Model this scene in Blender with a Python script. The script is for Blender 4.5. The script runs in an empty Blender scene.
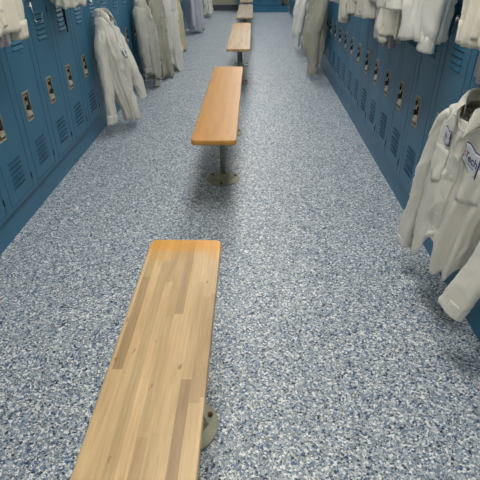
import bpy, bmesh, math, random
from mathutils import Vector, Matrix, noise
PI = math.pi
C = bpy.context.scene.collection
scene = bpy.context.scene
random.seed(7)

# ------------------------------------------------------------------ materials
def srgb(r, g, b):
    def f(c):
        c /= 255.0
        return c / 12.92 if c <= 0.04045 else ((c + 0.055) / 1.055) ** 2.4
    return (f(r), f(g), f(b), 1.0)

def new_mat(name):
    m = bpy.data.materials.new(name); m.use_nodes = True
    nt = m.node_tree
    for n in list(nt.nodes): nt.nodes.remove(n)
    out = nt.nodes.new('ShaderNodeOutputMaterial')
    b = nt.nodes.new('ShaderNodeBsdfPrincipled')
    nt.links.new(b.outputs[0], out.inputs[0])
    return m, nt, b

def N(nt, typ, **kw):
    n = nt.nodes.new(typ)
    for k, v in kw.items():
        if k in n.inputs: n.inputs[k].default_value = v
        else: setattr(n, k, v)
    return n

def ramp(nt, fac, stops, interp='LINEAR'):
    r = nt.nodes.new('ShaderNodeValToRGB'); cr = r.color_ramp; cr.interpolation = interp
    while len(cr.elements) > len(stops): cr.elements.remove(cr.elements[-1])
    while len(cr.elements) < len(stops): cr.elements.new(0.5)
    for e, (p, c) in zip(cr.elements, stops): e.position = p; e.color = c
    nt.links.new(fac, r.inputs[0]); return r.outputs[0]

def mixc(nt, fac, a, b, mode='MIX'):
    m = nt.nodes.new('ShaderNodeMix'); m.data_type = 'RGBA'; m.blend_type = mode
    for s, v in ((m.inputs[0], fac), (m.inputs[6], a), (m.inputs[7], b)):
        if hasattr(v, 'links'): nt.links.new(v, s)
        else: s.default_value = v
    return m.outputs[2]

def coords(nt, scale=(1, 1, 1), kind='Object'):
    t = nt.nodes.new('ShaderNodeTexCoord'); mp = nt.nodes.new('ShaderNodeMapping')
    mp.inputs['Scale'].default_value = scale
    nt.links.new(t.outputs[kind], mp.inputs[0]); return mp.outputs[0]

def bump(nt, b, h, strength, dist=0.01):
    n = nt.nodes.new('ShaderNodeBump'); n.inputs['Strength'].default_value = strength
    n.inputs['Distance'].default_value = dist
    nt.links.new(h, n.inputs['Height']); nt.links.new(n.outputs[0], b.inputs['Normal'])

def simple(name, col, rough=0.5, metal=0.0, var=0.08, scale=20.0, bmp=0.0):
    m, nt, b = new_mat(name)
    b.inputs['Roughness'].default_value = rough; b.inputs['Metallic'].default_value = metal
    ns = N(nt, 'ShaderNodeTexNoise', Scale=scale, Detail=4.0)
    nt.links.new(coords(nt), ns.inputs['Vector'])
    d = tuple(c * (1 - var) for c in col[:3]) + (1,); l = tuple(min(1, c * (1 + var)) for c in col[:3]) + (1,)
    c = ramp(nt, ns.outputs[0], [(0.3, d), (0.7, l)])
    nt.links.new(c, b.inputs['Base Color'])
    if bmp: bump(nt, b, ns.outputs[0], bmp)
    return m

# flake floor
def floor_mat():
    m, nt, b = new_mat('flake_floor')
    co = coords(nt, kind='Object')
    cols = [(0.0, srgb(42, 52, 70)), (0.09, srgb(72, 102, 142)), (0.20, srgb(132, 148, 168)), (0.38, srgb(142, 148, 146)),
            (0.50, srgb(176, 188, 196)), (0.68, srgb(206, 210, 208)), (0.83, srgb(246, 247, 244))]
    def layer(scale, jit):
        ns = N(nt, 'ShaderNodeTexNoise', Scale=scale * 1.3, Detail=1.0)
        nt.links.new(co, ns.inputs['Vector'])
        mx = nt.nodes.new('ShaderNodeVectorMath'); mx.operation = 'SCALE'; mx.inputs['Scale'].default_value = jit
        nt.links.new(ns.outputs['Color'], mx.inputs[0])
        ad = nt.nodes.new('ShaderNodeVectorMath'); ad.operation = 'ADD'
        nt.links.new(co, ad.inputs[0]); nt.links.new(mx.outputs[0], ad.inputs[1])
        v = N(nt, 'ShaderNodeTexVoronoi', Scale=scale); nt.links.new(ad.outputs[0], v.inputs['Vector'])
        sp = nt.nodes.new('ShaderNodeSeparateColor'); nt.links.new(v.outputs['Color'], sp.inputs[0])
        return sp
    a = layer(148.0, 0.006); c = layer(270.0, 0.003)
    ca = ramp(nt, a.outputs[0], cols, 'CONSTANT'); cc = ramp(nt, c.outputs[0], cols, 'CONSTANT')
    sel = ramp(nt, a.outputs[1], [(0.0, (0, 0, 0, 1)), (0.58, (1, 1, 1, 1))], 'CONSTANT')
    mixed = mixc(nt, sel, ca, cc)
    big = N(nt, 'ShaderNodeTexNoise', Scale=1.6, Detail=3.0); nt.links.new(co, big.inputs['Vector'])
    tone = ramp(nt, big.outputs[0], [(0.3, (0.90, 0.92, 0.95, 1)), (0.7, (1, 1, 1, 1))])
    fin = mixc(nt, 1.0, mixed, tone, 'MULTIPLY')
    nt.links.new(fin, b.inputs['Base Color'])
    b.inputs['Roughness'].default_value = 0.42
    b.inputs['Specular IOR Level'].default_value = 0.45
    bump(nt, b, a.outputs[2], 0.12, 0.002)
    return m

def locker_blue(name='locker_blue', k=1.0):
    m, nt, b = new_mat(name)
    co = coords(nt)
    ns = N(nt, 'ShaderNodeTexNoise', Scale=3.0, Detail=4.0); nt.links.new(co, ns.inputs['Vector'])
    c = ramp(nt, ns.outputs[0], [(0.3, srgb(46 * k, 104 * k, 134 * k)), (0.7, srgb(53 * k, 113 * k, 143 * k))])
    sc = N(nt, 'ShaderNodeTexNoise', Scale=90.0, Detail=2.0); nt.links.new(co, sc.inputs['Vector'])
    chip = ramp(nt, sc.outputs[0], [(0.79, (0, 0, 0, 1)), (0.81, (1, 1, 1, 1))])
    c = mixc(nt, chip, c, srgb(150, 165, 170))
    nt.links.new(c, b.inputs['Base Color'])
    r = ramp(nt, ns.outputs[0], [(0.3, (0.34,) * 3 + (1,)), (0.7, (0.44,) * 3 + (1,))])
    nt.links.new(r, b.inputs['Roughness'])
    bn = N(nt, 'ShaderNodeTexNoise', Scale=7.0, Detail=1.0); nt.links.new(co, bn.inputs['Vector'])
    bump(nt, b, bn.outputs[0], 0.25, 0.01)
    return m

def wood(name, light, dark, varnish, edge_from, edge_to, base_var, spec=0.45):
    """butcher block: local X across, local Y along. varnish colour takes over from y=edge_from to edge_to (far end)."""
    m, nt, b = new_mat(name)
    t = nt.nodes.new('ShaderNodeTexCoord')
    sep = nt.nodes.new('ShaderNodeSeparateXYZ'); nt.links.new(t.outputs['Object'], sep.inputs[0])
    def mth(op, a, b=None, c=None):
        n = nt.nodes.new('ShaderNodeMath'); n.operation = op
        for i, v in enumerate((a, b, c)):
            if v is None: continue
            if hasattr(v, 'links'): nt.links.new(v, n.inputs[i])
            else: n.inputs[i].default_value = v
        return n.outputs[0]
    row = mth('FLOOR', mth('DIVIDE', mth('ADD', sep.outputs[0], 1.0), 0.0241))
    w1 = nt.nodes.new('ShaderNodeTexWhiteNoise'); w1.noise_dimensions = '1D'; nt.links.new(row, w1.inputs['W'])
    seg = mth('FLOOR', mth('DIVIDE', mth('ADD', sep.outputs[1], mth('MULTIPLY', w1.outputs['Value'], 3.0)), 0.37))
    cmb = nt.nodes.new('ShaderNodeCombineXYZ'); nt.links.new(row, cmb.inputs[0]); nt.links.new(seg, cmb.inputs[1])
    w2 = nt.nodes.new('ShaderNodeTexWhiteNoise'); w2.noise_dimensions = '3D'; nt.links.new(cmb.outputs[0], w2.inputs['Vector'])
    lt2 = tuple(min(1, c * 1.10) for c in light[:3]) + (1,)
    md_ = tuple((p + q) / 2 for p, q in zip(light, dark))
    block = ramp(nt, w2.outputs['Value'], [(0.0, lt2), (0.6, light), (0.88, md_), (1.0, dark)])
    g = N(nt, 'ShaderNodeTexNoise', Scale=1.0, Detail=5.0, Roughness=0.65)
    nt.links.new(coords(nt, (150, 7, 60)), g.inputs['Vector'])
    gr = ramp(nt, g.outputs[0], [(0.25, (0.80, 0.76, 0.70, 1)), (0.6, (1, 1, 1, 1))])
    c = mixc(nt, 1.0, block, gr, 'MULTIPLY')
    st = N(nt, 'ShaderNodeTexNoise', Scale=1.0, Detail=3.0)
    nt.links.new(coords(nt, (14, 3.0, 5)), st.inputs['Vector'])
    stc = ramp(nt, st.outputs[0], [(0.32, (0.80, 0.76, 0.72, 1)), (0.62, (1, 1, 1, 1))])
    c = mixc(nt, base_var, c, stc, 'MULTIPLY')
    # short dark knots and dings
    kn = N(nt, 'ShaderNodeTexNoise', Scale=1.0, Detail=2.0)
    nt.links.new(coords(nt, (38, 16, 10)), kn.inputs['Vector'])
    knf = ramp(nt, kn.outputs[0], [(0.72, (0, 0, 0, 1)), (0.80, (0.75,) * 3 + (1,))])
    c = mixc(nt, knf, c, srgb(140, 88, 48))
    # varnish left at the far end, with a wavering edge
    sp = nt.nodes.new('ShaderNodeSeparateXYZ'); nt.links.new(t.outputs['Object'], sp.inputs[0])
    wn = N(nt, 'ShaderNodeTexNoise', Scale=9.0, Detail=4.0); nt.links.new(t.outputs['Object'], wn.inputs['Vector'])
    wa = nt.nodes.new('ShaderNodeMath'); wa.operation = 'MULTIPLY_ADD'; wa.inputs[1].default_value = 0.22
    nt.links.new(wn.outputs[0], wa.inputs[0]); nt.links.new(sp.outputs[1], wa.inputs[2])
    mr = nt.nodes.new('ShaderNodeMapRange'); mr.interpolation_type = 'SMOOTHSTEP'
    mr.inputs['From Min'].default_value = edge_from + 0.11; mr.inputs['From Max'].default_value = edge_to + 0.11
    nt.links.new(wa.outputs[0], mr.inputs[0])
    var = mixc(nt, 0.78, (1, 1, 1, 1), varnish)
    cv = mixc(nt, 1.0, c, var, 'MULTIPLY')
    cv = mixc(nt, 0.45, cv, varnish)
    c = mixc(nt, mr.outputs[0], c, cv)
    nt.links.new(c, b.inputs['Base Color'])
    b.inputs['Roughness'].default_value = 0.38; b.inputs['Specular IOR Level'].default_value = spec
    bump(nt, b, g.outputs[0], 0.05, 0.002)
    return m

def cloth(name, col, var=0.06, sheen=0.1):
    m, nt, b = new_mat(name)
    ns = N(nt, 'ShaderNodeTexNoise', Scale=6.0, Detail=5.0); nt.links.new(coords(nt), ns.inputs['Vector'])
    d = tuple(c * (1 - var) for c in col[:3]) + (1,); l = tuple(min(1, c * (1 + var)) for c in col[:3]) + (1,)
    nt.links.new(ramp(nt, ns.outputs[0], [(0.3, d), (0.7, l)]), b.inputs['Base Color'])
    b.inputs['Roughness'].default_value = 0.85
    b.inputs['Sheen Weight'].default_value = sheen
    b.inputs['Subsurface Weight'].default_value = 0.0
    w = N(nt, 'ShaderNodeTexNoise', Scale=1.0, Detail=4.0, Distortion=0.6); w.noise_type = 'RIDGED_MULTIFRACTAL'
    nt.links.new(coords(nt, (22, 22, 9)), w.inputs['Vector'])
    bump(nt, b, w.outputs[0], 0.5, 0.010)
    return m

M = {}
M['floor'] = floor_mat()
M['blue'] = locker_blue()
M['kick'] = locker_blue('painted_base_blue', 1.04)
M['slot_shade'] = simple('painted_gap_shade', srgb(20, 58, 82), 0.8)  # dark blue painted in for the unlit interior behind louvres and door gaps
M['hinge'] = simple('dark_hinge', srgb(12, 26, 36), 0.6)
M['steel'] = simple('latch_steel', srgb(184, 172, 152), 0.35, 0.55, 0.15, 60)
M['bright'] = simple('latch_lift', srgb(236, 222, 196), 0.3, 0.6, 0.1, 60)
M['cup'] = simple('latch_cup', srgb(120, 104, 84), 0.45, 0.6, 0.15, 60)
M['black'] = simple('black_plastic', srgb(16, 16, 17), 0.45)
M['chrome'] = simple('chrome_wire', srgb(205, 205, 200), 0.22, 1.0, 0.03)
M['pipe'] = simple('grey_green_pipe', srgb(124, 128, 118), 0.45, 0.3, 0.12, 15)
M['flange'] = simple('worn_flange', srgb(146, 146, 124), 0.45, 0.35, 0.16, 18, 0.1)
M['bolt'] = simple('rusty_bolt', srgb(88, 58, 40), 0.6, 0.4)
M['wallp'] = simple('beige_wall_paint', srgb(178, 172, 152), 0.8, 0, 0.03, 3)
M['base'] = simple('grey_rubber_base', srgb(72, 80, 88), 0.6)
M['ceil'] = simple('ceiling_tile', srgb(208, 208, 202), 0.9, 0, 0.04, 60)
M['frame'] = simple('white_fixture', srgb(225, 225, 222), 0.5)
M['navy'] = simple('navy_thread', srgb(36, 52, 112), 0.8, 0, 0.1)
M['red'] = simple('red_thread', srgb(214, 62, 52), 0.8)
M['grey_thread'] = simple('grey_thread', srgb(130, 134, 142), 0.8)
M['patch'] = simple('white_patch', srgb(214, 216, 220), 0.8, 0, 0.02)
M['tag'] = simple('neck_tag', srgb(58, 74, 104), 0.7, 0, 0.2, 300)
M['button'] = simple('pearl_button', srgb(232, 230, 222), 0.35)
M['strap'] = simple('black_webbing', srgb(18, 18, 20), 0.8)
em, nt_, b_ = new_mat('fluorescent_diffuser')
b_.inputs['Base Color'].default_value = (0.9, 0.9, 0.9, 1)
b_.inputs['Emission Color'].default_value = (1.0, 0.98, 0.94, 1)
b_.inputs['Emission Strength'].default_value = 7.0
M['lamp'] = em
M['wood_near'] = wood('maple_worn', srgb(224, 194, 148), srgb(182, 152, 114), srgb(250, 188, 84), 0.765, 0.86, 0.85)
M['wood_varnished'] = wood('maple_varnished', srgb(208, 170, 104), srgb(186, 148, 88), srgb(230, 172, 80), -1.2, -1.0, 0.5, 0.55)
M['wood_tan'] = wood('maple_tan', srgb(204, 172, 124), srgb(186, 152, 108), srgb(222, 168, 104), 0.2, 1.0, 0.6)
M['wood_grey'] = wood('maple_greyed', srgb(172, 152, 124), srgb(156, 136, 110), srgb(180, 146, 104), 1.5, 2.0, 0.6)
CL = {
 'ivory': cloth('ivory_cotton', srgb(232, 224, 206)),
 'grey': cloth('warm_grey_cotton', srgb(219, 216, 205)),
 'white': cloth('white_cotton', srgb(230, 228, 220)),
 'olive': cloth('dull_olive_grey_cotton', srgb(188, 186, 174), 0.08),
 'olive2': cloth('faded_khaki_cotton', srgb(174, 171, 154), 0.12),
 'cream': cloth('cream_cotton', srgb(224, 220, 206), 0.08),
 'lav': cloth('pale_lavender_grey_cotton', srgb(192, 190, 198), 0.04),
 'mauve': cloth('mauve_grey_cotton', srgb(186, 180, 184), 0.04),
 'yell': cloth('yellowed_cotton', srgb(208, 196, 162), 0.10),
}

# ------------------------------------------------------------------ mesh helpers
def obj(name, bm, mats, parent=None, smooth=False, loc=None, normals=True):
    if normals: bmesh.ops.recalc_face_normals(bm, faces=bm.faces)
    me = bpy.data.meshes.new(name); bm.to_mesh(me); bm.free()
    for m in (mats if isinstance(mats, (list, tuple)) else [mats]): me.materials.append(m)
    if smooth:
        for p in me.polygons: p.use_smooth = True
    o = bpy.data.objects.new(name, me); C.objects.link(o)
    if parent: o.parent = parent
    if loc: o.location = loc
    return o

def tag(o, label=None, cat=None, group=None, kind=None):
    if label: o['label'] = label
    if cat: o['category'] = cat
    if group: o['group'] = group
    if kind: o['kind'] = kind
    return o

def empty(name, loc=(0, 0, 0), rz=0.0, label=None, cat=None, group=None):
    o = bpy.data.objects.new(name, None); C.objects.link(o)
    o.empty_display_size = 0.05
    o.location = loc; o.rotation_euler = (0, 0, rz)
    return tag(o, label, cat, group)

def box(bm, x0, x1, y0, y1, z0, z1, mi=0, bevel=0.0):
    vs = [bm.verts.new((x, y, z)) for x in (x0, x1) for y in (y0, y1) for z in (z0, z1)]
    fs = [(0, 1, 3, 2), (4, 6, 7, 5), (0, 4, 5, 1), (2, 3, 7, 6), (0, 2, 6, 4), (1, 5, 7, 3)]
    faces = [bm.faces.new([vs[i] for i in f]) for f in fs]
    for f in faces: f.material_index = mi
    if bevel:
        es = list({e for f in faces for e in f.edges})
        r = bmesh.ops.bevel(bm, geom=es, offset=bevel, segments=2, affect='EDGES', profile=0.7)
        for f in r['faces']: f.material_index = mi
    return faces

def cyl(bm, c, r, h, seg=24, axis='Z', mi=0, r2=None):
    r2 = r if r2 is None else r2
    a, b = [], []
    for i in range(seg):
        t = 2 * PI * i / seg
        for lst, rr, hh in ((a, r, 0), (b, r2, h)):
            p = (rr * math.cos(t), rr * math.sin(t), hh)
            if axis == 'Y': p = (p[0], p[2], p[1])
            if axis == 'X': p = (p[2], p[0], p[1])
            lst.append(bm.verts.new((c[0] + p[0], c[1] + p[1], c[2] + p[2])))
    fs = [bm.faces.new(a), bm.faces.new(b)]
    for i in range(seg):
        fs.append(bm.faces.new((a[i], a[(i + 1) % seg], b[(i + 1) % seg], b[i])))
    for f in fs: f.material_index = mi

def tube(bm, pts, r, seg=8, mi=0):
    pts = [Vector(p) for p in pts]; rings = []; nprev = None
    for i, p in enumerate(pts):
        d = (pts[min(i + 1, len(pts) - 1)] - pts[max(i - 1, 0)]).normalized()
        if nprev is None:
            n = d.cross(Vector((0, 0, 1)))
            if n.length < 0.1: n = d.cross(Vector((1, 0, 0)))
        else: n = nprev - d * nprev.dot(d)
        n.normalize(); nprev = n; b = d.cross(n)
        rings.append([bm.verts.new(p + n * (r * math.cos(2 * PI * k / seg)) + b * (r * math.sin(2 * PI * k / seg))) for k in range(seg)])
    for a, b in zip(rings, rings[1:]):
        for k in range(seg): bm.faces.new((a[k], a[(k + 1) % seg], b[(k + 1) % seg], b[k])).material_index = mi
    bm.faces.new(rings[0]).material_index = mi; bm.faces.new(rings[-1]).material_index = mi

def spline(pts, n=6):
    """Catmull-Rom through the points"""
    P = [Vector(p) for p in pts]; out = []
    for i in range(len(P) - 1):
        p0 = P[max(i - 1, 0)]; p1 = P[i]; p2 = P[i + 1]; p3 = P[min(i + 2, len(P) - 1)]
        for k in range(n):
            t = k / n
            out.append(0.5 * ((2 * p1) + (p2 - p0) * t + (2 * p0 - 5 * p1 + 4 * p2 - p3) * t * t + (3 * p1 - p0 - 3 * p2 + p3) * t ** 3))
    out.append(P[-1]); return out

# ------------------------------------------------------------------ the room
XL, XR, YE = -1.235, 0.875, 12.32      # locker faces and far locker face
WL, WR, WE, WB, HC = -1.70, 1.34, 12.80, -2.4, 2.75

def slab(name, x0, x1, y0, y1, z0, z1, mat):
    bm = bmesh.new(); box(bm, x0, x1, y0, y1, z0, z1)
    return tag(obj(name, bm, mat), kind='structure')
slab('floor', WL - 0.1, WR + 0.1, WB - 0.1, WE + 0.1, -0.1, 0.0, M['floor'])
slab('ceiling', WL - 0.1, WR + 0.1, WB - 0.1, WE + 0.1, HC, HC + 0.1, M['ceil'])
slab('wall_left', WL - 0.1, WL, WB, WE, 0.0, HC, M['wallp'])
slab('wall_right', WR, WR + 0.1, WB, WE, 0.0, HC, M['wallp'])
slab('wall_far', WL - 0.1, WR + 0.1, WE, WE + 0.1, 0.0, HC, M['wallp'])
slab('wall_near', WL - 0.1, WR + 0.1, WB - 0.1, WB, 0.0, HC, M['wallp'])
slab('baseboard_far', WL + 0.001, -0.335, WE - 0.014, WE - 0.001, 0.0005, 0.125, M['base'])

NL, NR = 33, 37                        # lockers per row
PL, PR_ = 0.345, 0.310                 # pitch
YL0, YR0 = 1.045, 0.715                # first stile centre
BASEZ = 0.148
XE0 = -0.325; NE = 3; PE = 0.345
yl1 = YL0 + NL * PL; yr1 = YR0 + NR * PR_
def plinth(name, x0, x1, y0, y1):
    bm = bmesh.new(); box(bm, x0, x1, y0, y1, 0.0005, BASEZ - 0.004, 0, 0.002)
    return tag(obj(name, bm, M['kick']), kind='structure')
plinth('trim_1', XL - 0.40, XL - 0.020, YL0, yl1)
plinth('trim_2', XR + 0.020, XR + 0.40, YR0, yr1)
plinth('trim_3', XE0, XR - 0.02, YE + 0.012, WE - 0.02)

# ------------------------------------------------------------------ lockers
DZ0, DZ1 = 0.170, 1.062                # lower door
UZ0, UZ1 = 1.098, 1.985
TOP = 2.02
def locker_meshes(w):
    """face toward local -Y (y=0), x 0..w. returns meshes dict"""
    st = 0.030 if w > 0.33 else 0.026
    bm = bmesh.new()
    box(bm, 0.0001, w - 0.0001, 0.014, 0.385, BASEZ, TOP)
    box(bm, 0.0001, st, -0.003, 0.0145, BASEZ, TOP)
    box(bm, w - st, w - 0.0001, -0.003, 0.0145, BASEZ, TOP)
    for z0, z1 in ((DZ0 - 0.003, DZ1 + 0.003), (UZ0 - 0.003, UZ1 + 0.003)):
        box(bm, st + 0.0001, w - st - 0.0001, 0.0018, 0.0139, z0, z1, 1)  # solid dark plate, stands in for the shade in the gap round the door
    for z0, z1 in ((BASEZ, DZ0 - 0.003), (DZ1 + 0.003, UZ0 - 0.003), (UZ1 + 0.003, TOP)):
        box(bm, st, w - st, -0.003, 0.0145, z0, z1)
    body = bm
    def door(z0, z1):
        b = bmesh.new()
        x0, x1 = st + 0.0050, w - st - 0.0050
        box(b, x0, x1, -0.003, 0.0012, z0, z1, 0, 0.0010)
        cx = (x0 + x1) / 2; hw = 0.066
        def louvre(zt, up):
            # pressed hood: proud at its open lip, the opening's shade painted dark beside the lip (above it on the lower set)
            y1 = -0.003; y2 = -0.0100; h = 0.0155; n = []
            zr, zl = (zt - h, zt) if up else (zt, zt - h)
            for x, q in ((cx - hw, 0.25), (cx - hw + 0.010, 1), (cx + hw - 0.010, 1), (cx + hw, 0.25)):
                n.append([b.verts.new((x, y1, zr)), b.verts.new((x, y1 + (y2 - y1) * q, zl)), b.verts.new((x, y1, zl))])
            for p, c in zip(n, n[1:]):
                b.faces.new((p[0], c[0], c[1], p[1]))
                b.faces.new((p[1], c[1], c[2], p[2])).material_index = 1
            b.faces.new(n[0]); b.faces.new(n[-1])
            if up: box(b, cx - hw + 0.004, cx + hw - 0.004, -0.0036, -0.0025, zt - 0.001, zt + 0.0015, 1)
            else: box(b, cx - hw + 0.004, cx + hw - 0.004, -0.0036, -0.0025, zt - h - 0.0060, zt - h + 0.001, 1)
        for k in range(6):
            louvre(z1 - 0.052 - k * 0.0268, False)
            louvre(z0 + 0.052 + 0.019 + k * 0.0268, True)
        return b
    # latch: stainless recessed cup with lock, catch and finger lift
    l = bmesh.new(); lw, lh = 0.0385, 0.079
    def ring(outer, inner, y, y2, mi):
        o = [l.verts.new((sx * outer[0], y, sz * outer[1])) for sx, sz in ((-1, -1), (1, -1), (1, 1), (-1, 1))]
        i = [l.verts.new((sx * inner[0], y2, sz * inner[1])) for sx, sz in ((-1, -1), (1, -1), (1, 1), (-1, 1))]
        for k in range(4): l.faces.new((o[k], o[(k + 1) % 4], i[(k + 1) % 4], i[k])).material_index = mi
        return i
    ring((lw, lh), (lw - 0.002, lh - 0.002), -0.0032, -0.0075, 0)
    ring((lw - 0.002, lh - 0.002), (lw - 0.008, lh - 0.008), -0.0075, -0.0072, 0)
    i = ring((lw - 0.008, lh - 0.008), (lw - 0.011, lh - 0.012), -0.0072, -0.0036, 2)
    l.faces.new(i).material_index = 2
    box(l, -0.021, 0.008, -0.0085, -0.003, -0.006, 0.058, 0, 0.002)
    cyl(l, (-0.010, -0.0165, 0.044), 0.0125, 0.010, 16, 'Y', 1)
    cyl(l, (-0.006, -0.0195, -0.004), 0.0150, 0.013, 16, 'Y', 1)
    box(l, 0.010, 0.018, -0.011, -0.003, -0.012, 0.028, 1, 0.001)
    # finger lift wedge
    a = [l.verts.new(p) for p in ((-0.024, -0.004, -0.018), (0.024, -0.004, -0.018), (0.024, -0.0135, -0.050), (-0.024, -0.0135, -0.050), (-0.024, -0.004, -0.052), (0.024, -0.004, -0.052))]
    for f in ((0, 1, 2, 3), (3, 2, 5, 4), (0, 3, 4), (1, 5, 2)): l.faces.new([a[q] for q in f]).material_index = 3
    h = bmesh.new(); box(h, -0.0035, 0.0035, -0.0055, 0.002, -0.018, 0.018, 0, 0.001)
    return body, door(DZ0, DZ1), door(UZ0, UZ1), l, h, st

ORD = ['first', 'second', 'third', 'fourth', 'fifth', 'sixth', 'seventh', 'eighth', 'ninth', 'tenth', 'eleventh', 'twelfth', 'thirteenth',
       'fourteenth', 'fifteenth', 'sixteenth', 'seventeenth', 'eighteenth', 'nineteenth', 'twentieth', 'twenty-first', 'twenty-second',
       'twenty-third', 'twenty-fourth', 'twenty-fifth', 'twenty-sixth', 'twenty-seventh', 'twenty-eighth', 'twenty-ninth', 'thirtieth',
       'thirty-first', 'thirty-second', 'thirty-third', 'thirty-fourth', 'thirty-fifth', 'thirty-sixth', 'thirty-seventh']

def make_locker(w, latch_x):
    body, d1, d2, l, h, st = locker_meshes(w)
    r = empty('locker')
    obj('locker_body', body, [M['blue'], M['slot_shade']], r)
    lo = obj('door', d1, [M['blue'], M['slot_shade']], r)
    up = obj('door', d2, [M['blue'], M['slot_shade']], r)
    la = obj('latch', l, [M['steel'], M['black'], M['cup'], M['bright']], lo); la.location = (latch_x, 0, 0.573)
    la['label'] = 'recessed stainless steel latch'
    lb = la.copy(); C.objects.link(lb); lb.parent = up; lb.location = (latch_x, 0, 1.50)
    hi = obj('hinge', h, M['hinge'], lo)
    spots = [(lo, DZ0 + 0.06), (lo, DZ1 - 0.06), (up, UZ0 + 0.06), (up, UZ1 - 0.06)]
    for k, (p, z) in enumerate(spots):
        q = hi if k == 0 else hi.copy()
        if k: C.objects.link(q)
        q.parent = p; q.location = (w - st - 0.001, -0.001, z)
    return r

def copy_tree(o, parent=None):
    c = o.copy(); C.objects.link(c)
    if parent: c.parent = parent
    for ch in list(o.children): copy_tree(ch, c)
    return c

protoL = make_locker(PL, 0.125)
protoR = make_locker(PR_, 0.155 - 0.035)
def row_label(i, side):
    if i < 2: return 'blue steel locker at the near end of the %s row, just outside the photo' % side
    return 'blue steel locker, %s of the %s row counting inward from the photo\'s %s edge' % (ORD[i - 2], side, side)
for i in range(NL):
    o = protoL if i == 0 else copy_tree(protoL)
    # left row faces +X: local -Y -> +X
    o.rotation_euler = (0, 0, PI / 2); o.location = (XL, YL0 + i * PL, 0)
    tag(o, row_label(i, 'left'), 'locker', 'lockers of the left row')
for i in range(NR):
    o = protoR if i == 0 else copy_tree(protoR)
    # right row faces -X: local x runs toward -Y
    o.rotation_euler = (0, 0, -PI / 2); o.location = (XR, YR0 + (i + 1) * PR_, 0)
    tag(o, row_label(i, 'right'), 'locker', 'lockers of the right row')
for i in range(NE):
    o = copy_tree(protoL); o.rotation_euler = (0, 0, 0); o.location = (XE0 + i * PE, YE, 0)
    tag(o, 'blue steel locker against the far end wall, %s' % ['leftmost, behind the last bench', 'the middle one of three', 'rightmost of three'][i],
        'locker', 'lockers against the far end wall')

# ------------------------------------------------------------------ benches
BH = 0.457; BW = 0.241; BT = 0.028
def bench(cx, y0, y1, mat, peds, label, rot=0.0):
    r = empty('locker_room_bench', (cx, (y0 + y1) / 2, 0), rot, label, 'bench', 'wooden benches down the middle of the aisle')
    hl = (y1 - y0) / 2; hw = BW / 2
    bm = bmesh.new(); cr = 0.024; out = []
    for sx, sy, a0 in ((1, 1, 0), (-1, 1, 90), (-1, -1, 180), (1, -1, 270)):
        for k in range(7):
            a = math.radians(a0 + 15 * k)
            out.append((sx * (hw - cr) + cr * math.cos(a), sy * (hl - cr) + cr * math.sin(a)))
    lo = [bm.verts.new((x, y, BH - BT)) for x, y in out]; hi = [bm.verts.new((x, y, BH)) for x, y in out]
    ft = bm.faces.new(hi); fb = bm.faces.new(lo)
    for k in range(len(out)): bm.faces.new((lo[k], lo[(k + 1) % len(out)], hi[(k + 1) % len(out)], hi[k]))
    bmesh.ops.recalc_face_normals(bm, faces=bm.faces)
    bmesh.ops.bevel(bm, geom=list(ft.edges) + list(fb.edges), offset=0.007, segments=3, affect='EDGES', profile=0.6)
    o = obj('seat_top', bm, mat, r)
    for p in o.data.polygons: p.use_smooth = abs(p.normal.z) < 0.95
    for py in peds:
        ly = py - (y0 + y1) / 2; px = -0.008 + (0.020 if cx < -0.15 else 0)
        bm = bmesh.new(); cyl(bm, (px, ly, 0.012), 0.0185, BH - BT - 0.020, 24)
        ped = obj('pedestal', bm, M['pipe'], r, True)
        for p in ped.data.polygons: p.use_smooth = len(p.vertices) == 4
        bm = bmesh.new()
        cyl(bm, (px, ly, 0.0008), 0.108, 0.006, 40); cyl(bm, (px, ly, 0.0065), 0.104, 0.004, 40, r2=0.070)
        cyl(bm, (px, ly, 0.010), 0.078, 0.014, 6, r2=0.056); cyl(bm, (px, ly, 0.0235), 0.032, 0.020, 24, r2=0.022)
        fl = obj('floor_flange', bm, M['flange'], ped)
        for a in (25, 145, 265):
            bm = bmesh.new(); ca, sa = math.cos(math.radians(a)), math.sin(math.radians(a))
            cyl(bm, (px + 0.088 * ca, ly + 0.088 * sa, 0.008), 0.0085, 0.008, 6)
            obj('bolt', bm, M['bolt'], ped)
        bm = bmesh.new(); box(bm, px - 0.09, px + 0.09, ly - 0.045, ly + 0.045, BH - BT - 0.006, BH - BT - 0.0005, 0, 0.001)
        cyl(bm, (px, ly, BH - BT - 0.030), 0.030, 0.024, 24, r2=0.042)
        obj('mounting_plate', bm, M['pipe'], ped)
    return r
bench(-0.218, -0.47, 1.360, M['wood_near'], (0.955, -0.05), 'nearest bench, worn pale butcher-block seat with orange varnish left at its far end', 0.0)
bench(-0.192, 2.335, 4.130, M['wood_varnished'], (2.855, 3.77), 'second bench from the camera, glossy orange-varnished wooden seat', -0.003)
bench(-0.128, 4.94, 6.86, M['wood_tan'], (5.50, 6.45), 'third bench from the camera, tan wooden seat on dark twin posts', -0.003)
bench(-0.100, 7.42, 9.27, M['wood_grey'], (7.95, 8.80), 'fourth bench from the camera, dull grey-brown wooden seat', 0.0)
bench(-0.098, 9.74, 11.55, M['wood_grey'], (10.2, 11.1), 'farthest bench, cut off by the top of the photo before the end lockers', 0.0)

# ------------------------------------------------------------------ garments
def interp(keys, t):
    if t <= keys[0][0]: return keys[0][1]
    for (a, va), (b, vb) in zip(keys, keys[1:]):
        if t <= b:
            s = (t - a) / (b - a); s = s * s * (3 - 2 * s)
            if isinstance(va, tuple): return tuple(x + (y - x) * s for x, y in zip(va, vb))
            return va + (vb - va) * s
    return keys[-1][1]

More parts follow.
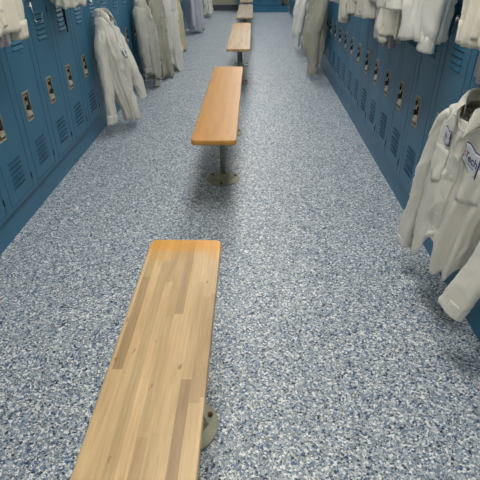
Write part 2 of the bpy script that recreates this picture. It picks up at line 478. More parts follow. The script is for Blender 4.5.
def creases(p, off):
    """sharp creases of worn cotton, about -1..1"""
    a = noise.noise(Vector((p.x * 6 + p.z * 2.5, p.y * 6, p.z * 4)) + off)
    q = Vector((p.x * 15 + a * 2, p.y * 15 - a, p.z * 6 + a * 1.5)) + off
    r1 = 1 - 2.2 * abs(noise.noise(q)) ; r2 = 1 - 2.2 * abs(noise.noise(q * 2.3 + off))
    return 0.9 * a + 0.65 * r1 ** 3 * (1 if r1 > 0 else 0.2) + 0.30 * r2

def clamp_to_doors(p, loc, rz):
    """cloth rests against the locker doors instead of passing through them"""
    c, sn = math.cos(rz), math.sin(rz)
    wx = loc[0] + p.x * c - p.y * sn; wy = loc[1] + p.x * sn + p.y * c
    lim = XR - 0.020 if loc[0] > 0 else XL + 0.020
    over = (wx - lim) if loc[0] > 0 else (lim - wx)
    if over > 0:
        wx = lim + (0.012 * (1 - math.exp(-over / 0.03)) if loc[0] > 0 else -0.012 * (1 - math.exp(-over / 0.03)))
        dx, dy = wx - loc[0], wy - loc[1]
        return Vector((dx * c + dy * sn, -dx * sn + dy * c, p.z))
    return p

class Garment:
    """A shirt hanging from its shoulders. local: x = viewer's right, y = into the locker, z = up from the collar seam."""
    def __init__(s, loc, rz, L, keys, seed, fold=0.012, nf=9, crump=0.006, hemj=0.02, flare=None):
        s.dip = 0.055 if seed != 3.1 else 0.085
        s.loc, s.rz, s.L, s.keys, s.seed, s.fold, s.nf, s.crump, s.hemj = loc, rz, L, keys, seed, fold, nf, crump, hemj
        s.off = Vector((seed * 3.7, seed * 1.9, seed * 5.3))
    def dims(s, t):      # (uc, halfwidth, wc, depth)
        return interp(s.keys, t)
    def P(s, th, t):
        uc, a, wc, d = s.dims(t)
        ct, sn = math.cos(th), math.sin(th)
        e = 0.8
        x = uc + a * math.copysign(abs(ct) ** e, ct)
        w = wc + d * math.copysign(abs(sn) ** e, sn)
        z = -s.L * t
        # shoulders slope from the neck
        z += 0.0
        if sn > 0: z -= s.dip * math.exp(-((t) / 0.05) ** 2) * sn ** 2
        # folds, deeper toward the hem
        g = min(1, max(0, (t - 0.08) / 0.5)) ** 0.8
        ph = s.seed * 1.3
        q = noise.noise(Vector((x * 7, w * 7, z * 1.3)) + s.off)
        f = math.sin(th * s.nf + ph + 3.0 * q) * 0.6 + math.sin(th * (s.nf * 1.7) + ph * 2.1 - 2.0 * q) * 0.4
        amp = s.fold * g
        n = Vector((ct * 0.6, sn, 0))
        cr = creases(Vector((x, w, z)), s.off)
        dd = amp * f + s.crump * (0.35 + 0.65 * min(1, t * 6)) * cr * 1.6
        x += n.x * dd; w += n.y * dd
        z += s.hemj * max(0, t - 0.75) * 4 * noise.noise(Vector((x * 10, w * 10, 0.3)) + s.off)
        return clamp_to_doors(Vector((x, -w, z)), s.loc, s.rz)
    def torso(s, mat, parent):
        bm = bmesh.new(); n = 104
        ts = [0, .01, .02, .032, .045, .06, .075, .09, .105, .12]
        k = 46; ts += [0.12 + (1 - 0.12) * (i + 1) / k for i in range(k)]
        rings = [[bm.verts.new(s.P(2 * PI * j / n, t)) for j in range(n)] for t in ts]
        for a, b in zip(rings, rings[1:]):
            for j in range(n): bm.faces.new((a[j], a[(j + 1) % n], b[(j + 1) % n], b[j]))
        o = obj('torso', bm, mat, parent, True, normals=True)
        md = o.modifiers.new('thickness', 'SOLIDIFY'); md.thickness = 0.0022; md.offset = 0
        return o
    def F(s, u, z, off=0.0):
        """point on the front of the torso at lateral u, height z"""
        t = min(1, max(0, -z / s.L)); uc, a, wc, d = s.dims(t)
        c = max(-0.97, min(0.97, (u - uc) / a))
        c = math.copysign(abs(c) ** (1 / 0.8), c)
        th = math.acos(c); p = s.P(th, t)
        p1 = s.P(th - 0.02, t); p2 = s.P(th, min(1, t + 0.004))
        nrm = (p1 - p).cross(p2 - p)
        if nrm.length < 1e-9: nrm = Vector((0, -1, 0))
        nrm.normalize()
        if nrm.y > 0: nrm = -nrm
        return p + nrm * off + Vector((0, -off * 0.6, 0))
    def sheet(s, name, outline_fn, nu, nz, off, mat, parent, thick=0.001):
        """grid (i/nu, j/nz) -> (u, z) laid on the front"""
        bm = bmesh.new()
        g = [[bm.verts.new(s.F(*outline_fn(i / nu, j / nz), off)) for i in range(nu + 1)] for j in range(nz + 1)]
        for j in range(nz):
            for i in range(nu): bm.faces.new((g[j][i], g[j][i + 1], g[j + 1][i + 1], g[j + 1][i]))
        o = obj(name, bm, mat, parent, True)
        md = o.modifiers.new('thickness', 'SOLIDIFY'); md.thickness = thick; md.offset = 0
        return o

def sleeve(loc, rz, pts, rad, mat, parent, seed, crump=0.006, name='sleeve', cuff=True, cuffmat=None, n=36):
    """pts: local (x, w, z) path with w outward; rad: (ru, rw) keys along the path"""
    u0, w0, z0 = pts[0]
    pts = [(u0 * 0.62, w0, z0 + 0.018), (u0 * 1.04, w0, z0 - 0.022)] + list(pts[1:])
    path = spline([(p[0], -p[1], p[2]) for p in pts], 12)
    knee = 1.0 / (len(pts) - 1)
    off = Vector((seed * 2.3, seed * 7.1, seed))
    bm = bmesh.new(); rings = []; m = len(path)
    for i, p in enumerate(path):
        t = i / (m - 1); ru, rw = interp(rad, t)
        d = (path[min(i + 1, m - 1)] - path[max(i - 1, 0)]).normalized()
        ay = Vector((0, 1, 0)); ay = (ay - d * ay.dot(d)).normalized(); ax = ay.cross(d)
        if t < knee:
            q0 = t / knee; ru = 0.016 + (ru * 0.80 - 0.016) * q0; rw = rw * (0.75 + 0.25 * q0)
        elif t < 2 * knee: ru *= 0.80 + 0.20 * (t / knee - 1)
        ring = []
        if cuff and t > 0.90: ru *= 0.94; rw *= 0.94
        for k in range(n):
            a = 2 * PI * k / n
            dd = 0.10 * math.sin(a * 3 + seed + 2.5 * noise.noise(p * 4 + off)) * min(1, t * 3) * rw
            q = p + ax * (ru * math.cos(a)) + ay * ((rw + dd) * math.sin(a))
            nn = (ax * math.cos(a) + ay * math.sin(a))
            q += nn * crump * 1.3 * creases(q, off)
            if cuff and t > 0.90: q += nn * 0.002 * math.sin(a * 11)
            ring.append(bm.verts.new(clamp_to_doors(q, loc, rz)))
        rings.append(ring)
    for a, b in zip(rings, rings[1:]):
        for k in range(n): bm.faces.new((a[k], a[(k + 1) % n], b[(k + 1) % n], b[k]))
    o = obj(name, bm, mat, parent, True)
    md = o.modifiers.new('thickness', 'SOLIDIFY'); md.thickness = 0.0022; md.offset = 0
    if cuff:
        bm = bmesh.new(); rr = []
        i0 = int(m * 0.90)
        for i in range(i0, m):
            src = rings[i] if False else None
            p = path[i]; t = i / (m - 1); ru, rw = interp(rad, t)
            d = (path[min(i + 1, m - 1)] - path[max(i - 1, 0)]).normalized()
            ay = Vector((0, 1, 0)); ay = (ay - d * ay.dot(d)).normalized(); ax = ay.cross(d)
            ring = []
            for k in range(n):
                a = 2 * PI * k / n
                nn = (ax * math.cos(a) + ay * math.sin(a))
                q = p + ax * (ru * 0.99 * math.cos(a)) + ay * (rw * 0.99 * math.sin(a)) + nn * (0.004 + 0.0022 * math.sin(a * 13))
                q += nn * crump * noise.noise(Vector((q.x * 14, q.y * 14, q.z * 7)) + off) * 1.6
                ring.append(bm.verts.new(clamp_to_doors(q, loc, rz)))
            rr.append(ring)
        for a, b in zip(rr, rr[1:]):
            for k in range(n): bm.faces.new((a[k], a[(k + 1) % n], b[(k + 1) % n], b[k]))
        c = obj('cuff', bm, cuffmat or mat, o, True)
        md = c.modifiers.new('thickness', 'SOLIDIFY'); md.thickness = 0.003; md.offset = 0
    return o

def collar(mat, parent, spread=0.062, drop=0.075, nr=0.072, nd=0.052, wc=0.0):
    """standing neck band folded over into two pointed flaps, open at the front"""
    bm = bmesh.new(); n = 40; rows = []
    for i in range(n + 1):
        s = i / n; a = math.radians(-68 + (s * (360 - 44)) ) # starts right of front, goes round the back
        # angle measured so that front = -90 in (x, y) with y into locker
        ang = math.radians(-90 + 22 + s * 316)
        c, sn = math.cos(ang), math.sin(ang)
        front = max(0.0, -sn); e = abs(2 * s - 1)
        base = Vector((nr * 0.95 * c, nd * 0.95 * sn - wc, -0.010 - 0.045 * front ** 2))
        top = Vector((nr * 0.92 * c, nd * 0.92 * sn - wc, 0.040 - 0.045 * front ** 2))
        fold = Vector((nr * 1.10 * c, nd * 1.15 * sn - wc, 0.036 - 0.045 * front ** 2))
        pt = e ** 6
        low = Vector((nr * (1.30) * c, nd * 1.45 * sn - wc, -0.012 - 0.040 * front ** 2))
        sx = 1 if c > 0 else -1
        low = low.lerp(Vector((sx * (spread), -nd * 1.75 - wc, -drop - 0.03)), pt)
        mid = fold.lerp(low, 0.5) + Vector((c, sn, 0)) * 0.006
        rows.append([bm.verts.new(v) for v in (base, top, fold, mid, low)])
    for a, b in zip(rows, rows[1:]):
        for k in range(4): bm.faces.new((a[k], a[k + 1], b[k + 1], b[k]))
    o = obj('collar', bm, mat, parent, True)
    md = o.modifiers.new('thickness', 'SOLIDIFY'); md.thickness = 0.0025; md.offset = 0
    md = o.modifiers.new('smooth', 'SUBSURF'); md.levels = 1; md.render_levels = 1
    return o

def text_on(g, body, size, u, z, slope, mat, name, parent, off):
    cu = bpy.data.curves.new('lettering', 'FONT'); cu.body = body; cu.size = size; cu.align_x = 'CENTER'; cu.align_y = 'CENTER'
    cu.offset = size * 0.012
    to = bpy.data.objects.new('lettering', cu); C.objects.link(to)
    dg = bpy.context.evaluated_depsgraph_get(); me = bpy.data.meshes.new_from_object(to.evaluated_get(dg))
    bpy.data.objects.remove(to, do_unlink=True)
    for v in me.vertices:
        v.co = g.F(u + v.co.x, z + v.co.y + slope * v.co.x, off)
    me.materials.append(mat)
    o = bpy.data.objects.new(name, me); C.objects.link(o); o.parent = parent
    return o

def patch(g, parent, u0, u1, z0, z1, words, name, wave=0.004, size=0.024, red=False, slope=0.0):
    corners = [g.F(u, z + wave * 0, 0.0) for u, z in ((u0, z0 - slope * (u1 - u0) / 2), (u1, z0 + slope * (u1 - u0) / 2), (u0, z1), (u1, z1))]
    mid = g.F((u0 + u1) / 2, (z0 + z1) / 2, 0.0)
    flat = (corners[0] + corners[1] + corners[2] + corners[3]) / 4
    bulge = max(0.0, flat.y - mid.y)
    realF = g.F
    def stiff(u, z, off=0.0):
        a = (u - u0) / (u1 - u0); b = (z - z0) / (z1 - z0)
        p = (corners[0] * (1 - a) + corners[1] * a) * (1 - b) + (corners[2] * (1 - a) + corners[3] * a) * b
        p = p + Vector((0, -bulge * math.sin(PI * min(1, max(0, a))) * 1.0, 0))
        q = realF(u, z, 0.0)
        r = p.lerp(q, 0.10)
        if q.y < r.y: r.y = r.y * 0.5 + q.y * 0.5
        return r + Vector((0, -off - 0.003, 0))
    g.F = stiff
    def rect(ins):
        def f(a, b):
            u = u0 + ins + (u1 - u0 - 2 * ins) * a
            zt = z1 - ins; zb = z0 + ins
            w = wave * math.sin(a * 2 * PI)
            return (u, zb + (zt - zb) * b + w + slope * (u - (u0 + u1) / 2))
        return f
    p = g.sheet(name, rect(0.0), 14, 10, 0.0035, M['navy'], parent, 0.0008)
    g.sheet('patch_field', rect(0.0042), 14, 10, 0.0048, M['patch'], p, 0.0008)
    uc, zc = (u0 + u1) / 2, (z0 + z1) / 2
    if words: text_on(g, words, size, uc + (0.007 if red else 0), zc + (0.002 if red else 0), slope, M['navy'], 'lettering', p, 0.0085)
    if red:
        text_on(g, 'c', size * 0.9, u0 + 0.012, zc + 0.010, slope, M['red'], 'red_mark', p, 0.0085)
        g.sheet('small_print', lambda a, b: (u0 + 0.022 + (u1 - u0 - 0.036) * a, zc - 0.0165 + 0.0028 * b + slope * (u0 + 0.022 + (u1 - u0 - 0.036) * a - uc)), 8, 1, 0.0080, M['grey_thread'], p, 0.0004)
    g.F = realF
    return p

def hanger_wire(loc, rz, label, reach, hook_h, sh=0.20, show=True):
    """wire hanger: hook at top, shoulders inside the garment. loc = garment collar origin"""
    r = empty('wire_hanger', loc, rz, label, 'hanger', 'wire hangers carrying the garments')
    bm = bmesh.new()
    pts = [(0, 0, 0.052), (-0.03, 0, 0.048), (-0.07, 0, 0.012), (-sh * 0.86, 0, -0.055), (-sh * 0.84, 0, -0.066), (0, 0, -0.068), (sh * 0.84, 0, -0.066), (sh * 0.86, 0, -0.055), (0.07, 0, 0.012), (0.03, 0, 0.048), (0, 0, 0.052)]
    tube(bm, pts, 0.0014, 6)
    obj('hanger_frame', bm, M['chrome'], r, True)
    bm = bmesh.new()
    hk = [(0, 0, 0.050), (0, 0, hook_h - 0.022)] + [(0, 0.016 - 0.016 * math.cos(math.radians(a)), hook_h - 0.022 + 0.020 * math.sin(math.radians(a))) for a in range(10, 200, 18)]
    tube(bm, hk, 0.0016, 6)
    o = obj('hanger_hook', bm, M['chrome'], r, True)
    return r

def door_hook(side, y, ztop, label, drop=0.10, reach=0.03, parent_z=None, r=0.0030, group='chrome hooks over the locker doors'):
    """over-the-door J hook. local: x along the row, y into the locker, z up; origin on the door's front at its top edge"""
    rz = PI / 2 if side == 'L' else -PI / 2
    x = XL + 0.0 if side == 'L' else XR
    r0 = empty('door_hook', (x, y, ztop), rz, label, 'hook', group)
    bm = bmesh.new(); box(bm, -0.016, 0.016, -0.0060, -0.0035, -0.028, 0.0045, 0, 0.0005)
    box(bm, -0.016, 0.016, -0.0060, 0.004, 0.0018, 0.0045, 0, 0.0005)
    obj('bracket', bm, M['chrome'], r0)
    bm = bmesh.new()
    pts = [(0, -0.008, -0.004), (0, -0.010, -drop * 0.6), (0, -0.012, -drop)]
    for a in range(0, 190, 20):
        aa = math.radians(a); pts.append((0.0, -0.012 - reach / 2 + reach / 2 * math.cos(aa), -drop - reach / 2 * math.sin(aa)))
    pts.append((0, -0.014 - reach, -drop + 0.022))
    tube(bm, pts, r, 8)
    cyl(bm, (0, -0.014 - reach, -drop + 0.020), 0.0045, 0.008, 10)
    obj('wire', bm, M['chrome'], r0, True)
    return r0

def shirt(side, x, y, z, turn, L, seed, mat, label, cat='shirt', sh=0.21, keys=None, slL=None, slR=None, fold=0.012, crump=0.006,
          hemj=0.02, buttons=True, pocket=True, name='work_shirt', group=None, neckw=0.075, radL=None, radR=None, nf=9, cuffs=True, door=None):
    base = PI / 2 if side == 'L' else -PI / 2
    rz = base - math.radians(turn) * (1 if side == 'L' else -1)   # a positive turn faces the near end
    r = empty(name, (x, y, z), rz, label, cat, group)
    if keys is None:
        keys = [(0, (0, neckw, 0, 0.052)), (0.035, (0, neckw + 0.05, 0, 0.055)), (0.085, (0, sh - 0.02, 0, 0.060)), (0.13, (0, sh, 0, 0.062)),
                (0.45, (0, sh * 0.92, 0.01, 0.075)), (1.0, (0, sh * 0.88, 0.02, 0.085))]
    g = Garment((x, y, z), rz, L, keys, seed, fold, nf, crump, hemj)
    g.torso(mat, r)
    zs = -0.115 * L
    if slL is None: slL = [(-sh + 0.03, 0, zs + 0.01), (-sh - 0.02, 0.01, zs - 0.13), (-sh - 0.02, 0.03, zs - 0.35), (-sh + 0.0, 0.05, zs - 0.56)]
    if slR is None: slR = [(sh - 0.03, 0, zs + 0.01), (sh + 0.02, 0.01, zs - 0.13), (sh + 0.02, 0.03, zs - 0.35), (sh + 0.0, 0.05, zs - 0.56)]
    rad = [(0, (0.050, 0.062)), (0.25, (0.060, 0.056)), (0.6, (0.054, 0.042)), (1, (0.052, 0.022))]
    if slL: sleeve((x, y, z), rz, slL, radL or rad, mat, r, seed + 0.3, crump, cuff=cuffs)
    if slR: sleeve((x, y, z), rz, slR, radR or rad, mat, r, seed + 0.7, crump, cuff=cuffs)
    uc0, a0, wc0, d0 = keys[0][1]
    collar(mat, r, nr=neckw, nd=d0, wc=wc0)
    if buttons:
        g.sheet('placket', lambda a, b: (g.dims(min(1, (0.075 + (L - 0.10) * (1 - b)) / L))[0] - 0.017 + 0.034 * a, -0.075 - (L - 0.10) * (1 - b)), 4, 60, 0.0022, mat, r, 0.0018)
        k = 0; zz = -0.10
        while -zz < L - 0.06:
            bm = bmesh.new(); uc = g.dims(-zz / L)[0]; p = g.F(uc, zz, 0.004)
            cyl(bm, (p.x, p.y - 0.004, p.z), 0.0068, 0.003, 12, 'Y')
            b = obj('button', bm, M['button'], r); zz -= 0.075
    if pocket:
        for sg in (-1, 1):
            g.sheet('pocket', lambda a, b: (sg * 0.100 - 0.05 + 0.10 * a, -0.295 + 0.115 * b - 0.012 * (1 - abs(2 * a - 1)) * (1 - b)), 8, 8, 0.0028, mat, r, 0.002)
    return r, g, rz

# --- the big shirt in front, right side
R1K = [(0, (0, .074, .008, .060)), (.035, (0, .122, .004, .058)), (.08, (0, .180, 0, .054)), (.14, (0.0, .200, 0, .056)),
       (.35, (0.005, .180, .008, .060)), (.7, (0.0, .160, .02, .066)), (1.0, (0.0, .150, .03, .070))]
r1, g1, rz1 = shirt('R', 0.790, 1.575, 0.858, 12, 0.61, 3.1, CL['grey'],
    'large white-grey work shirt with two sewn patches, nearest garment on the right', keys=R1K, fold=0.020, crump=0.007, hemj=0.16, nf=9,
    slL=[(-.175, 0, -.080), (-.215, .005, -.24), (-.235, .015, -.42), (-.250, .03, -.60), (-.255, .035, -.690)],
    slR=[(.170, 0.0, -.080), (.245, .01, -.22), (.270, .04, -.38), (.275, .10, -.53), (.265, .14, -.640)],
    radL=[(0, (.042, .052)), (.3, (.050, .046)), (.7, (.046, .036)), (1, (.046, .028))],
    radR=[(0, (.050, .060)), (.3, (.060, .052)), (.65, (.054, .038)), (1, (.056, .028))])
patch(g1, r1, -0.122, -0.060, -0.160, -0.105, 'Ri', 'name_patch', 0.004, 0.026)
patch(g1, r1, 0.030, 0.118, -0.195, -0.118, 'Tech', 'logo_patch', 0.004, 0.034, red=True, slope=-0.22)
bm = bmesh.new()
box(bm, -0.026, 0.026, 0.030, 0.0325, -0.036, -0.002)
obj('neck_tag', bm, M['tag'], r1)

# --- ivory sleeve hanging from above at the right edge
r0, g0, _ = shirt('R', 0.770, 1.510, 1.80, 6, 0.76, 5.2, CL['ivory'], 'ivory work shirt hanging highest at the right edge, only its sleeve ends in view', sh=0.18,
    slL=[(-.155, 0, -.07), (-.205, .01, -.25), (-.205, .02, -.50), (-.205, .02, -.775)],
    slR=[(.155, 0, -.07), (.195, .02, -.25), (.195, .03, -.50), (.19, .03, -.77)], fold=0.010, crump=0.004)
NK = [(0, (0, .06, 0, .030)), (.035, (0, .08, 0, .032)), (.10, (0, .10, 0, .035)), (1, (0, .085, 0, .035))]
rs, gs, _ = shirt('R', 0.822, 1.66, 1.60, 0, 0.690, 8.2, CL['mauve'], 'pale satin-grey shirt tucked behind the ivory shirt at the right edge', sh=0.10, pocket=False, slL=False, slR=False, keys=NK, neckw=.06, fold=0.008)

# --- upper garments whose hems and sleeves show
def up(side, x, y, z, turn, L, seed, mat, label, **kw):
    return shirt(side, x, y, z, turn, L, seed, mat, label, **kw)
def UK(sh, d=.055):
    return [(0, (0, .06, 0, .045)), (.035, (0, .09, 0, .05)), (.085, (0, sh - .015, 0, d)), (.13, (0, sh, 0, d)), (1, (0, sh * .92, .01, d * 1.1))]
up('R', 0.765, 2.255, 1.785, 8, 0.83, 1.7, CL['white'], 'bright off-white button shirt on the right, just left of the empty chrome hook', fold=0.020, sh=0.13, keys=UK(.13, .06), crump=0.010, neckw=.06,
   slL=[(-.11, 0.02, -.07), (-.15, .06, -.3), (-.14, .09, -.50), (-.13, .10, -.72)], slR=[(.11, 0, -.07), (.13, .02, -.3), (.11, .03, -.6), (.09, .03, -.86)])
up('R', 0.745, 2.62, 1.72, 6, 0.77, 2.9, CL['cream'], 'cream shirt on the right with crumpled sleeve ends, next beyond the bright button shirt', fold=0.024, sh=0.12, keys=UK(.12), crump=0.013, neckw=.06, hemj=.1,
   slL=[(-.10, 0.02, -.07), (-.13, .05, -.3), (-.12, .06, -.50), (-.10, .06, -.68)], slR=[(.10, 0, -.07), (.12, .03, -.3), (.10, .06, -.5), (.07, .07, -.62)])
up('R', 0.790, 2.91, 1.62, 2, 0.77, 6.4, CL['mauve'], 'mauve-grey shirt tail hanging low behind the cream shirt on the right', fold=0.022, sh=0.11, keys=UK(.11, .045), pocket=False, neckw=.055, hemj=.08,
   slL=False, slR=[(.09, 0.0, -.07), (.10, .02, -.3), (.09, .02, -.70)])
up('R', 0.760, 3.26, 1.69, 4, 0.76, 4.6, CL['grey'], 'grey-white shirt on the right between the mauve tail and the creased beige shirt', fold=0.022, sh=0.12, keys=UK(.12), neckw=.055,
   slL=[(-.10, 0.0, -.07), (-.12, .03, -.3), (-.11, .04, -.72)], slR=[(.10, 0, -.07), (.12, .02, -.3), (.10, .03, -.66)])
up('R', 0.750, 3.74, 1.67, 8, 0.79, 7.7, CL['cream'], 'creased beige shirt on the right above the row of latches', fold=0.024, sh=0.14, keys=UK(.14), crump=0.013, neckw=.06, hemj=.08,
   slL=[(-.12, 0.0, -.07), (-.14, .03, -.3), (-.13, .04, -.84)], slR=[(.12, 0, -.07), (.14, .02, -.3), (.11, .03, -.68)])
up('R', 0.785, 4.75, 1.64, 4, 0.75, 9.1, CL['mauve'], 'pale shirt hem just entering the top of the photo beside the khaki coat', sh=0.14, keys=UK(.14), pocket=False)

# --- long garments at the far right
K5 = [(0, (0, .055, 0, .055)), (.035, (0, .09, 0, .06)), (.085, (0, .115, 0, .065)), (.13, (0, .13, 0, .07)), (.6, (0, .12, .02, .085)), (1, (0, .09, .03, .075))]
shirt('R', 0.745, 5.70, 0.93, 6, 0.72, 11.3, CL['olive2'], 'long khaki-grey coverall hanging almost to the floor on the right', 'coverall', sh=0.13, keys=K5, fold=0.026, crump=0.013, hemj=0.15, neckw=.055,
      slL=[(-.10, 0.02, -.07), (-.13, .06, -.25), (-.14, .09, -.45), (-.14, .09, -.62)], slR=[(.10, 0.0, -.07), (.11, .03, -.3), (.06, .05, -.55), (.03, .03, -.87)],
      radR=[(0, (.05, .06)), (.5, (.06, .06)), (1, (.06, .055))], name='coverall')
shirt('R', 0.785, 6.15, 0.93, 4, 0.66, 12.7, CL['olive'], 'dull olive-grey shirt squeezed behind the khaki coverall on the right', sh=0.12, keys=UK(.12), fold=0.022, hemj=0.12, crump=0.01)
K6 = [(0, (0, .055, 0, .055)), (.035, (0, .09, 0, .06)), (.085, (0, .135, 0, .07)), (.13, (0, .15, 0, .075)), (.6, (0, .14, .02, .10)), (1, (0, .12, .03, .10))]
shirt('R', 0.745, 7.30, 0.93, 8, 0.70, 14.2, CL['white'], 'pale cream coat hanging beyond the khaki coverall on the right', 'coat', sh=0.15, keys=K6, fold=0.028, hemj=0.14, crump=0.012, name='work_coat', neckw=.055,
      slL=[(-.12, 0.0, -.07), (-.15, .04, -.25), (-.15, .08, -.45), (-.14, .09, -.65)], slR=[(.12, 0.0, -.07), (.14, .04, -.3), (.12, .09, -.60), (.10, .11, -.83)])
shirt('R', 0.765, 7.95, 0.93, 8, 0.66, 15.6, CL['lav'], 'light grey shirt, farthest garment on the right row', sh=0.15, keys=UK(.15), fold=0.022, hemj=0.12)

# --- left side
NRAD = [(0, (.040, .050)), (.25, (.050, .048)), (.6, (.046, .036)), (1, (.046, .022))]
K2 = [(0, (0, .050, 0, .050)), (.035, (0, .085, 0, .055)), (.08, (0, .095, 0.0, .055)), (.20, (0, .125, .005, .064)), (.45, (0.01, .110, .045, .070)), (1, (-0.01, .065, .125, .050))]
l2, g2, _ = shirt('L', -1.130, 3.90, 0.885, 8, 0.79, 21.4, CL['grey'], 'pale grey work coat with navy outlined chest patch, first long garment on the left', 'coat', sh=0.14, keys=K2, fold=0.022, crump=0.012, hemj=0.20,
      neckw=0.050, name='work_coat', pocket=False,
      slL=[(-.09, 0.0, -.115), (-.135, .0, -.24), (-.165, .015, -.42), (-.195, .03, -.62), (-.21, .035, -.775)], radL=NRAD, radR=NRAD,
      slR=[(.10, 0.01, -.115), (.13, .05, -.22), (.14, .11, -.38), (.145, .16, -.54), (.15, .185, -.66)])
patch(g2, l2, 0.005, 0.080, -0.315, -0.250, 'P', 'logo_patch', 0.006, 0.045)
K3 = [(0, (0, .050, 0, .050)), (.035, (0, .085, 0, .055)), (.08, (0, .09, 0.0, .055)), (.20, (0, .12, .005, .064)), (.5, (0.0, .12, .03, .08)), (1, (0.0, .09, .05, .06))]
l3, g3, _ = shirt('L', -1.125, 5.26, 0.895, 6, 0.80, 23.8, CL['olive'], 'olive-grey coverall on the left just beyond the pale coat', 'coverall', sh=0.13, keys=K3, fold=0.024, crump=0.012, hemj=0.12, neckw=0.050, name='coverall', pocket=False,
      slL=[(-.09, 0.0, -.115), (-.13, .02, -.25), (-.13, .03, -.5), (-.11, .04, -.70)], slR=[(.09, 0.01, -.115), (.11, .05, -.3), (.07, .08, -.6), (.03, .08, -.885)])
patch(g3, l3, 0.015, 0.075, -0.21, -0.165, '', 'logo_patch', 0.004)
def KC(a, d0, d1):
    return [(0, (0, .055, 0, .05)), (.035, (0, .09, 0, .06)), (.08, (0, a * .70, 0.0, d0 * .85)), (.19, (0, a, .0, d0)), (.5, (0.0, a * .95, .02, (d0 + d1) / 2)), (1, (0.0, a * .8, .04, d1))]
shirt('L', -1.080, 5.74, 0.955, 4, 0.93, 25.1, CL['olive2'], 'faded khaki coverall on the left, nearest of the tight cluster of three', 'coverall', sh=0.13, keys=KC(.13, .07, .085), fold=0.026, crump=0.012, hemj=0.12, name='coverall', neckw=0.055,
      slL=[(-.10, 0.0, -.115), (-.13, .02, -.25), (-.12, .03, -.5), (-.11, .04, -.72)], slR=[(.10, 0.01, -.115), (.12, .03, -.3), (.11, .05, -.72)])
shirt('L', -1.010, 6.15, 0.99, 6, 0.95, 26.9, CL['white'], 'off-white coverall in the middle of the left cluster of three', 'coverall', sh=0.13, keys=KC(.13, .08, .095), fold=0.028, crump=0.013, hemj=0.12, name='coverall', neckw=0.055,
      slL=[(-.10, 0.0, -.115), (-.13, .02, -.25), (-.12, .03, -.5), (-.11, .04, -.75)], slR=[(.10, 0.01, -.115), (.12, .03, -.3), (.11, .05, -.85)])
shirt('L', -1.025, 6.60, 0.96, 6, 0.80, 28.3, CL['yell'], 'yellowed work shirt, farthest of the left cluster of three', sh=0.13, keys=KC(.13, .08, .09), fold=0.026, crump=0.013, hemj=0.12, neckw=0.055,
      slL=[(-.10, 0.0, -.115), (-.13, .02, -.25), (-.12, .03, -.7)], slR=[(.10, 0.01, -.115), (.12, .03, -.3), (.11, .05, -.75)])
shirt('L', -1.035, 9.20, 0.93, 10, 0.86, 31.7, CL['lav'], 'pale lavender-grey smock hanging alone far down the left row', 'smock', sh=0.17, keys=KC(.17, .10, .13), fold=0.022, crump=0.008, hemj=0.06, name='smock', neckw=0.06,
      slL=[(-.14, 0.0, -.115), (-.17, .02, -.25), (-.17, .03, -.5), (-.16, .04, -.80)], slR=[(.14, 0.01, -.115), (.16, .03, -.3), (.16, .05, -.82)])
shirt('L', -1.045, 11.45, 0.93, 10, 0.84, 33.3, CL['cream'], 'small cream shirt at the far end of the left row', sh=0.15, keys=KC(.15, .10, .13), fold=0.024, hemj=0.08)
up('L', -1.070, 2.06, 1.80, 6, 0.79, 35.9, CL['ivory'], 'ivory work shirt at the upper left corner, sleeve and hem in view', fold=0.014, sh=0.17, keys=UK(.17, .05), crump=.005,
   slL=[(-.14, 0.0, -.07), (-.17, .02, -.3), (-.16, .03, -.72)], slR=[(.14, 0, -.07), (.185, .01, -.3), (.190, .01, -.55), (.190, .01, -.835)])
up('L', -1.172, 2.27, 1.66, 2, 0.735, 37.2, CL['mauve'], 'grey-white shirt showing below the ivory shirt at the left edge', sh=0.11, keys=[(0, (0, .05, 0, .03)), (.1, (0, .10, 0, .032)), (1, (0, .10, 0, .032))], pocket=False, slL=False, slR=False, neckw=.05, fold=.008)
up('L', -1.125, 3.17, 1.78, 4, 0.75, 39.5, CL['cream'], 'cream shirt hem at the top edge on the left above the black strap', fold=0.022, sh=0.13, keys=UK(.13), crump=0.014, hemj=0.08)

# hooks and hangers for every garment
def fit_hooks():
    for o in list(C.objects):
        if o.parent is None and o.type == 'EMPTY' and o.name.split('.')[0] in ('work_shirt', 'work_coat', 'coverall', 'smock'):
            side = 'L' if o.location.x < 0 else 'R'
            zt = DZ1 if o.location.z < 1.3 else UZ1
            z = o.location.z; lab = o['label'].split(',')[0]
            hanger_wire(tuple(o.location), o.rotation_euler.z, 'hanger inside the ' + short(lab), 0, 0.115)
            d = abs(o.location.x - (XL if side == 'L' else XR))
            zb = z + 0.115 - 0.004
            dh = door_hook(side, o.location.y, zt, 'hook holding the ' + short(lab), drop=max(0.03, zt - zb - 0.012), reach=max(0.02, (d - 0.006) ))
def short(s):
    w = s.split(); return ' '.join(w[:11])
fit_hooks()
door_hook('L', 2.865, DZ1, 'empty chrome J hook over the left door with the clearly lit top louvers', drop=0.085, reach=0.045)
h2 = door_hook('L', 3.215, DZ1, 'chrome J hook on the left carrying a short black strap', drop=0.065, reach=0.045)
door_hook('R', 2.19, DZ1, 'empty chrome J hook on the right, between bright shirt and right-edge sleeve', drop=0.075, reach=0.055)
bm = bmesh.new()
box(bm, -0.007, 0.007, -0.064, -0.058, -0.205, -0.060, 0, 0.001); box(bm, -0.011, 0.011, -0.066, -0.056, -0.060, -0.048, 0, 0.001)
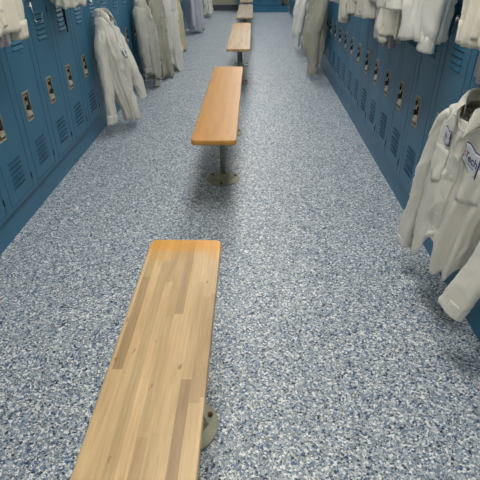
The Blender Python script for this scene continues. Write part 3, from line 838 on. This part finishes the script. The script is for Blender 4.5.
box(bm, -0.007, 0.007, -0.060, -0.052, -0.16, -0.060, 0, 0.001)
st = obj('hanging_strap', bm, M['strap'], None, False, (XL, 3.215, DZ1)); st.rotation_euler = (0, 0, PI / 2)
tag(st, 'short black strap hanging from the second chrome hook on the left', 'strap')

# ------------------------------------------------------------------ ceiling lights
for k, y in enumerate((-0.9, 1.7, 4.3, 6.9, 9.5, 11.7)):
    r = empty('ceiling_light', (0.05, y, HC - 0.09), 0, 'fluorescent ceiling troffer above the aisle, %s from the camera end' % ORD[k], 'light', 'ceiling troffers above the aisle')
    bm = bmesh.new(); box(bm, -0.32, 0.32, -0.62, 0.62, 0.02, 0.0895, 0, 0.004)
    obj('light_housing', bm, M['frame'], r)
    bm = bmesh.new(); box(bm, -0.29, 0.29, -0.59, 0.59, 0.0, 0.0195)
    obj('diffuser', bm, M['lamp'], r)

# ------------------------------------------------------------------ world, camera
w = bpy.data.worlds.new('world'); scene.world = w; w.use_nodes = True
w.node_tree.nodes['Background'].inputs[0].default_value = (0.8, 0.9, 1.0, 1)
w.node_tree.nodes['Background'].inputs[1].default_value = 0.05
cam = bpy.data.cameras.new('camera'); co = bpy.data.objects.new('camera', cam); C.objects.link(co)
cam.sensor_width = 36; cam.sensor_fit = 'HORIZONTAL'; cam.lens = 36 * 467 / 480; cam.clip_start = 0.02
F = 467.0
Y = Vector((12, 292, F)).normalized()
zy = 240 + (F * F + 12 * 5) / 292
Z = -Vector((5, 240 - zy, F)); Z = (Z - Y * Z.dot(Y)).normalized(); X = -Y.cross(Z)
# rows = world axes in camera (right, up, forward)
right = Vector((X.x, Y.x, Z.x)); upv = Vector((X.y, Y.y, Z.y)); fwd = Vector((X.z, Y.z, Z.z))
mat = Matrix((right, upv, -fwd)).transposed().to_4x4(); mat.translation = (0, 0, 1.306)
co.matrix_world = mat
scene.camera = co
scene.view_settings.view_transform = 'Standard'; scene.view_settings.look = 'None'
scene.view_settings.gamma = 1.0; scene.view_settings.use_curve_mapping = False
scene.view_settings.exposure = 0.90
